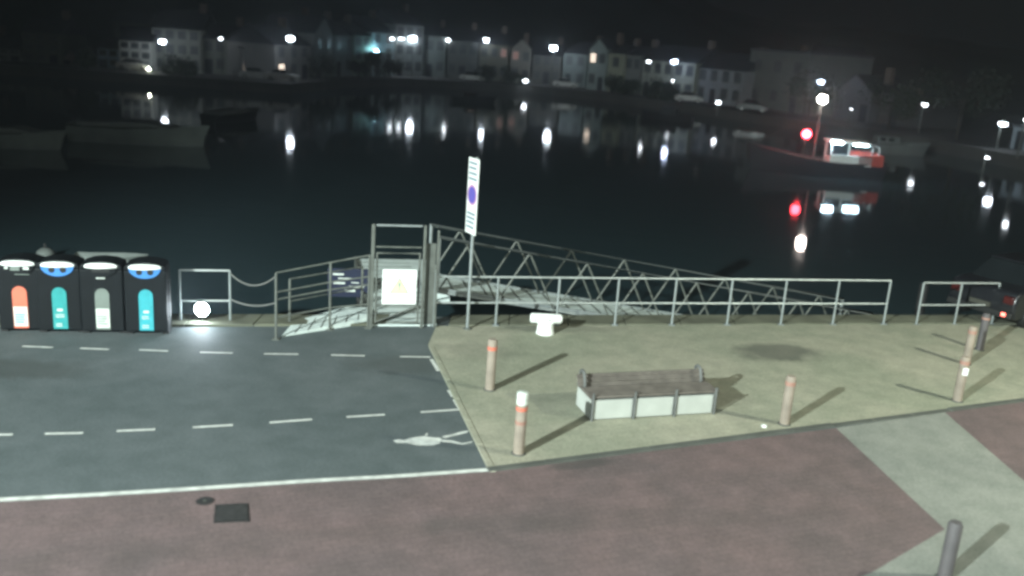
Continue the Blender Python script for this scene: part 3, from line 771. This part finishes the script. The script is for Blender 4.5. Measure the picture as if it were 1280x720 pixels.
for i in range(1, 7):
    a_ = P4[0].lerp(P4[1], i / 7) - r1; c_ = P4[4].lerp(P4[2], i / 7) - r1; z = .02 + .12 * i / 7
    m.tube([(a_.x, a_.y, z + .004), (c_.x, c_.y, z + .004)], .012, 5)
m.build('tread_strip', 'galvdull', t)
# landing bridge behind the gate
ln0 = g1 + gd * .0; outv = Vector((-gd.y, gd.x, 0))
t = thing('landing', 'pale landing bridge running out from the gate to the gangway', 'landing bridge', g1, math.atan2(gd.y, gd.x))
wG = (g2 - g1).length
MB().box(-.02, wG + .35, .12, 5.9, -.22, .04).build('deck', 'deck', t)
MB().box(wG + .35, wG + 1.0, 2.6, 5.9, -.22, .04).build('side_deck', 'deck', t)
MB().box(-.08, -.022, .1, 5.9, -.3, .1).build('edge_beam', 'galvdull', t)
rr = MB()
for i in range(1, 14): rr.box(0, wG + .33, .12 + i * .41, .135 + i * .41, .0405, .052)
rr.build('tread_strip', 'galvdull', t)
for y in (1.9, 5.6):
    for x in (.1, wG + .2): MB().tube([(x, y, -4), (x, y, -.2)], .12, 10).build('pile', 'iron', t)
def q_(x, y, z): return (x, y, z)
# gate
t = thing('gate', 'tall steel gate frame with two top bars at the head of the landing', 'gate', g1, math.atan2(gd.y, gd.x))
hg = up_to(458, 280, g1)
MB().box(-.045, .025, -.035, .035, 0, hg).build('post', 'galvdull', t, bevel=.01)
MB().box(wG - .02, wG + .035, -.03, .03, 0, hg).build('post', 'galvdull', t, bevel=.01)
MB().box(.052, wG - .052, -.02, .02, hg - .035, hg).build('top_bar', 'alu', t)
MB().box(.052, wG - .052, -.016, .016, hg - .48, hg - .455).build('upper_bar', 'galvdull', t)
MB().box(wG + .06, wG + .26, .1, .12, .05, hg - .4).build('side_panel', 'galvdull', t)
MB().box(wG + .265, wG + .31, -.03, .03, 0, hg - .1).build('post', 'galvdull', t, bevel=.01)
lf = MB().tube([(.08, 0, .12), (.08, 0, hg - .6), (wG - .08, 0, hg - .6), (wG - .08, 0, .12), (.08, 0, .12)], .022, 8).tube([(.08, 0, .5), (wG - .08, 0, .5)], .018, 6).tube([(.1, 0, .14), (wG - .1, 0, .48)], .014, 6)
lo = lf.build('gate_leaf', 'galvdull', t)
MB().box(wG - .16, wG - .06, -.06, -.022, .9, 1.06).build('latch', 'iron', lo)
# warning sign on the gate
def rel(px, py):
    """offset along the gate and height of a place seen on the gate plane"""
    d = ray(px, py); n = outv; k = (g1 - CP).dot(n) / d.dot(n); p = CP + d * k
    return (p - g1).dot(gd), p.z
x0, z1 = rel(478, 335); x1, z0 = rel(519, 379)
y0 = -.11
t = thing('warning_sign', 'white warning sign with a yellow triangle hanging on the gate', 'sign', g1 + gd * x0 + outv * y0, math.atan2(gd.y, gd.x))
w_, h_ = x1 - x0, z1 - z0
MB().box(0, w_, 0, .02, z0, z1).build('board', 'white', t, bevel=.008)
cx, cz = w_ * .5, z0 + h_ * .52
def tri(s_, y0_, y1_, m, name, par, dz=0):
    return MB().plate([(cx - s_, cz - s_ * .75 + dz), (cx + s_, cz - s_ * .75 + dz), (cx, cz + s_ * .95 + dz)], y0_, y1_).build(name, m, par)
tb = tri(.19, -.004, -.0005, 'greypanel', 'triangle_border', t)
tri(.165, -.008, -.0045, 'yellow', 'triangle', t, -.005)
MB().plate([(cx - .012, cz - .02), (cx + .012, cz - .02), (cx + .02, cz + .08), (cx - .02, cz + .08)], -.011, -.0085).plate([(cx - .014, cz - .075), (cx + .014, cz - .075), (cx + .014, cz - .045), (cx - .014, cz - .045)], -.011, -.0085).build('exclamation_mark', 'text', t)
# notice board on the landing's water side
nb = at(432, 369, 20.6); t = thing('notice_board', 'dark blue notice board with faded white lines behind the ramp railing', 'notice board', (nb.x, nb.y, 0), QA * .6)
def nbz(py): return at(432, py, 20.6).z
MB().box(-.42, .52, 0, .03, nbz(371), nbz(336)).build('board', 'board', t)
for x0_, x1_, py, s_ in ((-.3, -.05, 343, .02), (-.18, .2, 348, .012), (-.28, -.02, 354, .02), (.08, .42, 358, .02), (-.02, .22, 363, .025), (.12, .3, 353, .012)):
    z = nbz(py); MB().box(x0_, x1_, -.006, -.001, z - s_, z + s_).build('text_line', 'label', t)
for x in (-.35, .45): MB().tube([(x, .06, -2), (x, .06, nbz(336))], .03, 8).build('post', 'galvdull', t)

# gangway
G0 = gp(546, 373, .04) + Vector((0, 0, .21))
ga = QA + .0
Lg = 11.6; dropz = 1.84; wg = 1.45
t = thing('gangway', 'long steel truss gangway sloping down right to the pontoon', 'gangway', G0, ga)
def gz(x): return -dropz * x / Lg
dk = MB(); a = [dk.v((0, .1, 0)), dk.v((0, wg - .1, 0)), dk.v((Lg, wg - .1, gz(Lg))), dk.v((Lg, .1, gz(Lg)))]; b = [dk.v((v.co.x, v.co.y, v.co.z - .1)) for v in a]
dk.face(a); dk.face(b[::-1])
for i in range(4): dk.face([a[i], a[(i + 1) % 4], b[(i + 1) % 4], b[i]])
dk.build('deck', 'deck', t)
HT = 1.24
for y, nm in ((.04, 'near'), (wg - .04, 'far')):
    tr = thing_dummy = None
    o = MB().tube([(0, y, -.06), (0, y, HT), (Lg, y, gz(Lg) + HT), (Lg, y, gz(Lg) - .06)], .042, 8).tube([(0, y, -.06), (Lg, y, gz(Lg) - .06)], .035, 8)
    tp = o.build('truss', 'alu', t, smooth=True)
    n = 8; step = Lg / n
    dg = MB()
    for i in range(n):
        xa, xb = i * step, (i + 1) * step; xm = (xa + xb) / 2
        dg.tube([(xa + .05, y, gz(xa)), (xm, y, gz(xm) + HT)], .024, 6); dg.tube([(xm, y, gz(xm) + HT), (xb - .05, y, gz(xb))], .024, 6)
    dg.build('diagonal', 'galvdull', tp, smooth=True)
    # pale kick board
    kbm = MB(); 
    aa = [kbm.v(p) for p in ((0, y - .012, -.02), (Lg, y - .012, gz(Lg) - .02), (Lg, y - .012, gz(Lg) + .05), (0, y - .012, .05))]
    bb = [kbm.v((v.co.x, v.co.y + .024, v.co.z)) for v in aa]
    kbm.face(aa); kbm.face(bb[::-1])
    for i in range(4): kbm.face([aa[i], aa[(i + 1) % 4], bb[(i + 1) % 4], bb[i]])
    kbm.build('kick_board', 'alu', t)
cs = MB()
for i in range(1, 28): x = i * Lg / 28; cs.box(x - .012, x + .012, .12, wg - .12, gz(x) + .001, gz(x) + .014)
cs.build('tread_strip', 'galvdull', t)

# ------------------------------------------------------------------ sign pole
sp = gp(584, 412)
t = thing('sign_post', 'tall parking restriction sign on a slim pole by the railing', 'road sign', sp)
hz1 = up_to(590, 198, sp)
MB().tube([(0, 0, 0), (0, 0, hz1 + .02)], .034, 10).build('pole', 'alu', t, smooth=True)
MB().lathe([(.09, .012), (.09, .03), (.05, .05)], seg=12).build('base_collar', 'galvdull', t)
pa = math.atan2(-.43, .24)     # plate runs from far left to near right
zb = up_to(587, 292, sp)
pw = .47
TS = Matrix.Rotation(pa, 4, 'Z') @ Matrix.Translation((-pw / 2, -.05, 0))
bd = MB(TS).box(0, pw, -.012, 0, zb, hz1).build('plate', 'white', t)
Hs = hz1 - zb; zc = zb + Hs * .52
def disc(r, y0_, y1_, m, name):
    MB(TS).plate([(pw / 2 + r * math.cos(2 * PI * i / 24), zc + r * math.sin(2 * PI * i / 24)) for i in range(24)], y0_, y1_).build(name, m, bd)
disc(.215, -.016, -.0125, 'pink', 'roundel_rim'); disc(.17, -.02, -.0165, 'purple', 'roundel')
random.seed(3)
for z in [hz1 - .1, hz1 - .2, hz1 - .31, hz1 - .42, zb + .42, zb + .33, zb + .24, zb + .14]:
    x = .05; tx = MB(TS)
    while x < pw - .1:
        l = random.uniform(.04, .12); tx.box(x, min(x + l, pw - .05), -.016, -.0125, z - .026, z + .026); x += l + .012
    tx.build('text_line', 'text', bd)
for z in (zb + .2, hz1 - .2): MB(TS).box(pw / 2 - .06, pw / 2 + .06, .001, .05, z - .02, z + .02).build('bracket', 'galvdull', t)

# ------------------------------------------------------------------ white T shaped mooring post
tp = gp(681, 417)
def hh(py): return up_to(681, py, tp)
t = thing('mooring_post', 'saturated white T shaped mooring post at the foot of the railing', 'mooring post', tp, QA * .4)
MB().lathe([(.2, 0), (.2, .03), (.185, .05), (.17, hh(404) - .02), (.17, hh(403))], seg=18).build('stem', 'white', t, smooth=True)
zc_ = (hh(404) + hh(392)) / 2; rr_ = (hh(392) - hh(404)) / 2
MB(Matrix.Translation((0, 0, zc_)) @ Matrix.Rotation(PI / 2, 4, 'Y')).lathe([(rr_ * .8, -.335), (rr_, -.3), (rr_, .3), (rr_ * .8, .335)], seg=16).build('crossbar', 'white', t, smooth=True)
for x in (-.25, .06): MB().box(x, x + .025, -rr_ - .012, -rr_ + .004, zc_ - .02, zc_ + .01).build('bolt', 'iron', t)
MB().box(-.03, .0, -.18, -.165, .1, .13).build('bolt', 'iron', t)

# ------------------------------------------------------------------ bins
def make_bin(loc, label, chute, pill, kind):
    t = thing('recycling_bin', label, 'bin', loc, QA * .9, 'row of dark bins on the quay')
    w, d, h = .385, .5, 1.42
    MB().box(-w, w, 0, d, 0.06, h - .14).build('body', 'binbody', t, bevel=.03)
    MB().plate([(-w, h - .139), (w, h - .139), (w * .93, h - .04), (w * .5, h + .015), (0, h + .035), (-w * .5, h + .015), (-w * .93, h - .04)], .0, d).build('hood', 'binbody', t, bevel=.02)
    for x in (-.33, .33): MB().box(x - .06, x + .06, .08, d - .08, 0, .059).build('foot', 'black', t)
    hw = .285
    zt = h - .06
    # sloping hood lip catching the light
    lp = MB(); n = 12; top_ = []; low = []
    for i in range(n + 1):
        k = -1 + 2 * i / n; x = hw * 1.02 * k
        top_.append(lp.v((x, -.005, zt + .05 * math.sqrt(max(0, 1 - k * k)) + .006))); low.append(lp.v((x, -.09 * (1 - k * k) - .012, zt - .012)))
    lb = [lp.v((v.co.x, v.co.y, v.co.z - .02)) for v in low]
    for i in range(n): lp.face([low[i], low[i + 1], top_[i + 1], top_[i]]); lp.face([lb[i], lb[i + 1], low[i + 1], low[i]])
    lp.build('hood_lip', 'white', t)
    ch = MB().plate([(hw * math.cos(-PI * i / 16), zt - .03 + .19 * math.sin(-PI * i / 16)) for i in range(17)][::-1], -.03, -.001).build('chute_panel', chute, t)
    if kind == 'round':
        for x in (-.1, .1):
            MB(Matrix.Translation((x, 0, zt - .095)) @ Matrix.Rotation(PI / 2, 4, 'X')).lathe([(.05, .0305), (.056, .036), (.045, .036)], seg=16).build('opening', 'black', ch)
    elif kind == 'slot':
        MB().box(-.16, .16, -.036, -.0305, zt - .12, zt - .07).build('opening', 'black', ch)
        MB().box(-.08, .08, -.05, -.031, zt - .24, zt - .22).build('handle', 'label', ch)
    else:
        MB().box(-.12, .04, -.036, -.0305, zt - .13, zt - .05).build('label_plate', 'greypanel', ch)
        MB().box(.1, .2, -.036, -.0305, zt - .11, zt - .06).box(-.22, -.16, -.036, -.0305, zt - .1, zt - .06).build('sticker', 'label', ch)
        MB().box(-.05, .2, -.036, -.0305, zt - .21, zt - .195).build('opening', 'greypanel', ch)
    pw_, z0_, z1_ = .128, .1, .92
    pts = [(-pw_, z0_), (pw_, z0_)] + [(pw_ * math.cos(PI * i / 12), z1_ - pw_ + pw_ * math.sin(PI * i / 12)) for i in range(13)]
    pp = MB().plate(pts, -.012, -.001).build('info_panel', pill, t)
    if kind in ('slot', 'mark'):
        MB().box(-pw_ + .01, pw_ - .01, -.018, -.0125, .14, .52).build('label_plate', 'label', pp)
        tl = MB()
        for z in (.22, .27, .32, .37): tl.box(-pw_ + .03, pw_ - random.uniform(.03, .08), -.022, -.0185, z - .012, z + .012)
        tl.build('lettering', 'greypanel' if kind == 'slot' else 'teal', pp)
    else:
        tl = MB().box(-.05, .05, -.017, -.0125, .45, .5)
        for z in (.38, .34, .2, .16): tl.box(-.08, random.uniform(.02, .08), -.017, -.0125, z - .008, z + .008)
        tl.build('lettering', 'label', pp)
    MB().box(w + .001, w + .015, .15, d - .1, .3, 1.05).build('side_panel', 'binbody', t)
    return t
bp_ = [gp(28, 416), gp(77, 417), gp(130, 418), gp(184, 419)]
labs = [('dark bin with orange and white panel, leftmost of the four', 'binbody', 'orange', 'mark'),
        ('dark bin with blue chute and dark teal panel, second from left', 'blue', 'teal', 'round'),
        ('dark bin with black chute and grey and white panel', 'binbody', 'greypanel', 'slot'),
        ('dark bin with blue chute and bright cyan panel, nearest the loop railing', 'blue', 'cyan', 'round')]
for p, a in zip(bp_, labs): make_bin(p, a[0], a[1], a[2], a[3])

# ------------------------------------------------------------------ bench
bl, br, bb_ = gp(737, 527), gp(893, 518), gp(719, 506)
ba = math.atan2(br.y - bl.y, br.x - bl.x); bw = (br - bl).length; bdp = .72
t = thing('bench', 'long bench with white panelled base, dark slatted seat and curled end arms', 'bench', bl, ba)
MB().box(.03, bw - .03, .03, bdp - .03, .02, .37).build('base', 'frame', t)
n = 3; gap = .06; pwid = (bw - gap * (n + 1)) / n
for i in range(n):
    x = gap + i * (pwid + gap); MB().box(x, x + pwid, .0, .029, .035, .365).build('panel', 'panel', t, bevel=.004)
    MB().box(x, x + pwid, bdp - .029, bdp, .035, .365).build('panel', 'panel', t, bevel=.004)
for x in (0, bw - .029): MB().box(x, x + .029, .06, bdp - .06, .035, .365).build('panel', 'panel', t, bevel=.004)
for i in range(n + 1):
    x = i * (bw - .055) / n
    MB().tube([(x + .028, -.018, 0), (x + .028, -.018, .5)], .022, 6).build('frame_bar', 'frame', t)
for i in range(5):
    y = .0 + i * .092; MB().box(-.03, bw + .03, y, y + .075, .4, .44).build('seat_slat', 'wood', t, bevel=.006)
MB().box(-.04, bw + .04, .52, .56, .405, .475).box(-.04, bw + .04, .565, .605, .47, .55).box(-.04, bw + .04, .61, .65, .53, .6).build('backrest', 'wood', t, bevel=.006)
for x in (.0, bw / 3, 2 * bw / 3, bw - .04): MB().box(x, x + .04, .0, bdp - .04, .371, .399).box(x, x + .04, .655, .69, .371, .58).build('bracket', 'frame', t)
for x in (.04, bw - .09):
    pts = [(x, .66, .45), (x, .68, .58)] + [(x, .58 + .1 * math.cos(a), .6 + .08 * math.sin(a)) for a in [0, .6, 1.2, 1.9, 2.6, 3.2]] + [(x, .44, .5), (x, .44, .42)]
    MB().tube(pts, .026, 8).build('arm', 'frame', t, smooth=True)

# ------------------------------------------------------------------ bollards
def bollard(foot, top, label, h=None, kind='a', rz=0):
    b = gp(*foot); hh_ = h or up_to(top[0], top[1], b); hh_ = min(hh_, 1.0)
    t = thing('bollard', label, 'bollard', b, rz, 'slim wooden bollards on the paving')
    r = .084
    MB().lathe([(r, 0), (r, hh_ - .03), (r * .8, hh_)], seg=14).build('shaft', 'bollard' if kind not in ('dark', 'plain') else 'bronze', t, smooth=True)
    MB().lathe([(r + .025, 0.013), (r + .025, .025), (r, .03)], seg=14).build('foot_ring', 'kerb', t)
    z = {'a': (.87, .8), 'b': (.78, .72), 'c': (.9, .82), 'w': (.92, .84), 'dark': (.9, .85), 'plain': None}[kind]
    if z: MB().lathe([(r + .004, hh_ * z[1]), (r + .004, hh_ * z[0])], seg=14).build('reflector_band', 'band' if kind in 'ab' else 'bandpale', t, smooth=True)
    if kind == 'b': MB().lathe([(r + .003, hh_ * .5), (r + .003, hh_ * .56)], seg=14).build('reflector_band', 'bandpale', t, smooth=True)
    if kind == 'w': MB().box(-.05, .05, -r - .02, -r + .01, hh_ * .62, hh_ * .78).build('white_tag', 'white', t, bevel=.01)
    if kind == 'b': MB().lathe([(r + .003, hh_ * .82), (r + .003, hh_ * .99), (r * .8, hh_ + .005)], seg=14).build('pale_cap', 'label', t, smooth=True)
bollard((612, 488), (616, 424), 'bollard with a red band standing nearest the sign pole', kind='a')
bollard((648, 568), (660, 485), 'bollard with pale cap and orange band left of the bench', kind='b')
bollard((980, 531), (991, 470), 'bollard with a faded red top right of the bench', kind='c')
bollard((1196, 502), (1211, 446), 'bollard with a small white tag on the right of the paving', kind='w')
bollard((1207, 456), (1218, 408), 'bollard with pink top behind the white tagged one', kind='c')
bollard((1224, 438), (1232, 392), 'dark brown bollard nearest the parked dark car', kind='dark')
bollard((1180, 724), (1190, 664), 'dull bollard at the bottom edge on the pale concrete', kind='plain', h=.78)
# small litter / fittings
p = gp(955, 534); o = MB().lathe([(.05, 0.0), (.05, .02), (.02, .035)], seg=10).build('stud', 'white'); o.location = p + Vector((0, 0, .012)); tag(o, 'small pale metal stud in the paving near the kerb', 'stud')

# ------------------------------------------------------------------ light
def spot(name, loc, target, watts, ang, col, r=.15, blend=.6):
    l = bpy.data.lights.new(name, 'SPOT'); l.energy = watts; l.color = col; l.spot_size = math.radians(ang); l.spot_blend = blend; l.shadow_soft_size = r
    o = bpy.data.objects.new(name, l); COL.objects.link(o); o.location = loc
    o.rotation_euler = (Vector(target) - Vector(loc)).to_track_quat('-Z', 'Y').to_euler(); return o
K = 1.1
spot('street_light_source', (-20.2, -15.7, 14.2), (2, 17, 0), 145000 * K, 75, (.88, 1.0, .96), .25)
spot('street_light_source', (15.8, 10.6, 8.6), (7, 14, 0), 7000 * K, 165, (.95, 1.0, .82), .2, 1)
spot('fill_light', (-3, -9, 10), (0, 18, 0), 5200 * K, 110, (.88, 1.0, .97), 1.2, .8)  # soft fill added behind the camera to lift the shadows, not a real lamp

w = bpy.data.worlds.new('World'); sc.world = w; w.use_nodes = True
bg = w.node_tree.nodes['Background']
sky = w.node_tree.nodes.new('ShaderNodeTexSky'); sky.sky_type = 'NISHITA'; sky.sun_disc = False
sky.sun_elevation = math.radians(-4); sky.sun_rotation = math.radians(180)
mixn = w.node_tree.nodes.new('ShaderNodeMix'); mixn.data_type = 'RGBA'; mixn.inputs[0].default_value = .9
w.node_tree.links.new(sky.outputs[0], mixn.inputs[6]); mixn.inputs[7].default_value = (.003, .0036, .004, 1)
w.node_tree.links.new(mixn.outputs[2], bg.inputs[0]); bg.inputs[1].default_value = 1.0

sc.view_settings.view_transform = 'Standard'; sc.view_settings.look = 'None'; sc.view_settings.exposure = 0; sc.view_settings.gamma = 1
sc.cycles.use_denoising = True; sc.cycles.denoiser = 'OPENIMAGEDENOISE'
sc.cycles.max_bounces = 6; sc.cycles.caustics_reflective = False; sc.cycles.caustics_refractive = False
sc.cycles.sample_clamp_indirect = 3
sc.cycles.pixel_filter_type = 'BLACKMAN_HARRIS'; sc.cycles.filter_width = 3.0

# night air over the harbour
hz = MB().box(-330, 330, -45, 420, -6.5, 75)
ho = hz.build('haze', 'black'); ho['kind'] = 'stuff'
hm = bpy.data.materials.new('night_haze'); hm.use_nodes = True; t_ = hm.node_tree
for n in list(t_.nodes):
    if n.type != 'OUTPUT_MATERIAL': t_.nodes.remove(n)
pv = t_.nodes.new('ShaderNodeVolumePrincipled'); pv.inputs['Density'].default_value = .002
pv.inputs['Color'].default_value = (.82, .92, 1, 1); pv.inputs['Anisotropy'].default_value = .8
t_.links.new(pv.outputs[0], t_.nodes['Material Output'].inputs['Volume'])
ho.data.materials.clear(); ho.data.materials.append(hm)
sc.cycles.volume_bounces = 0
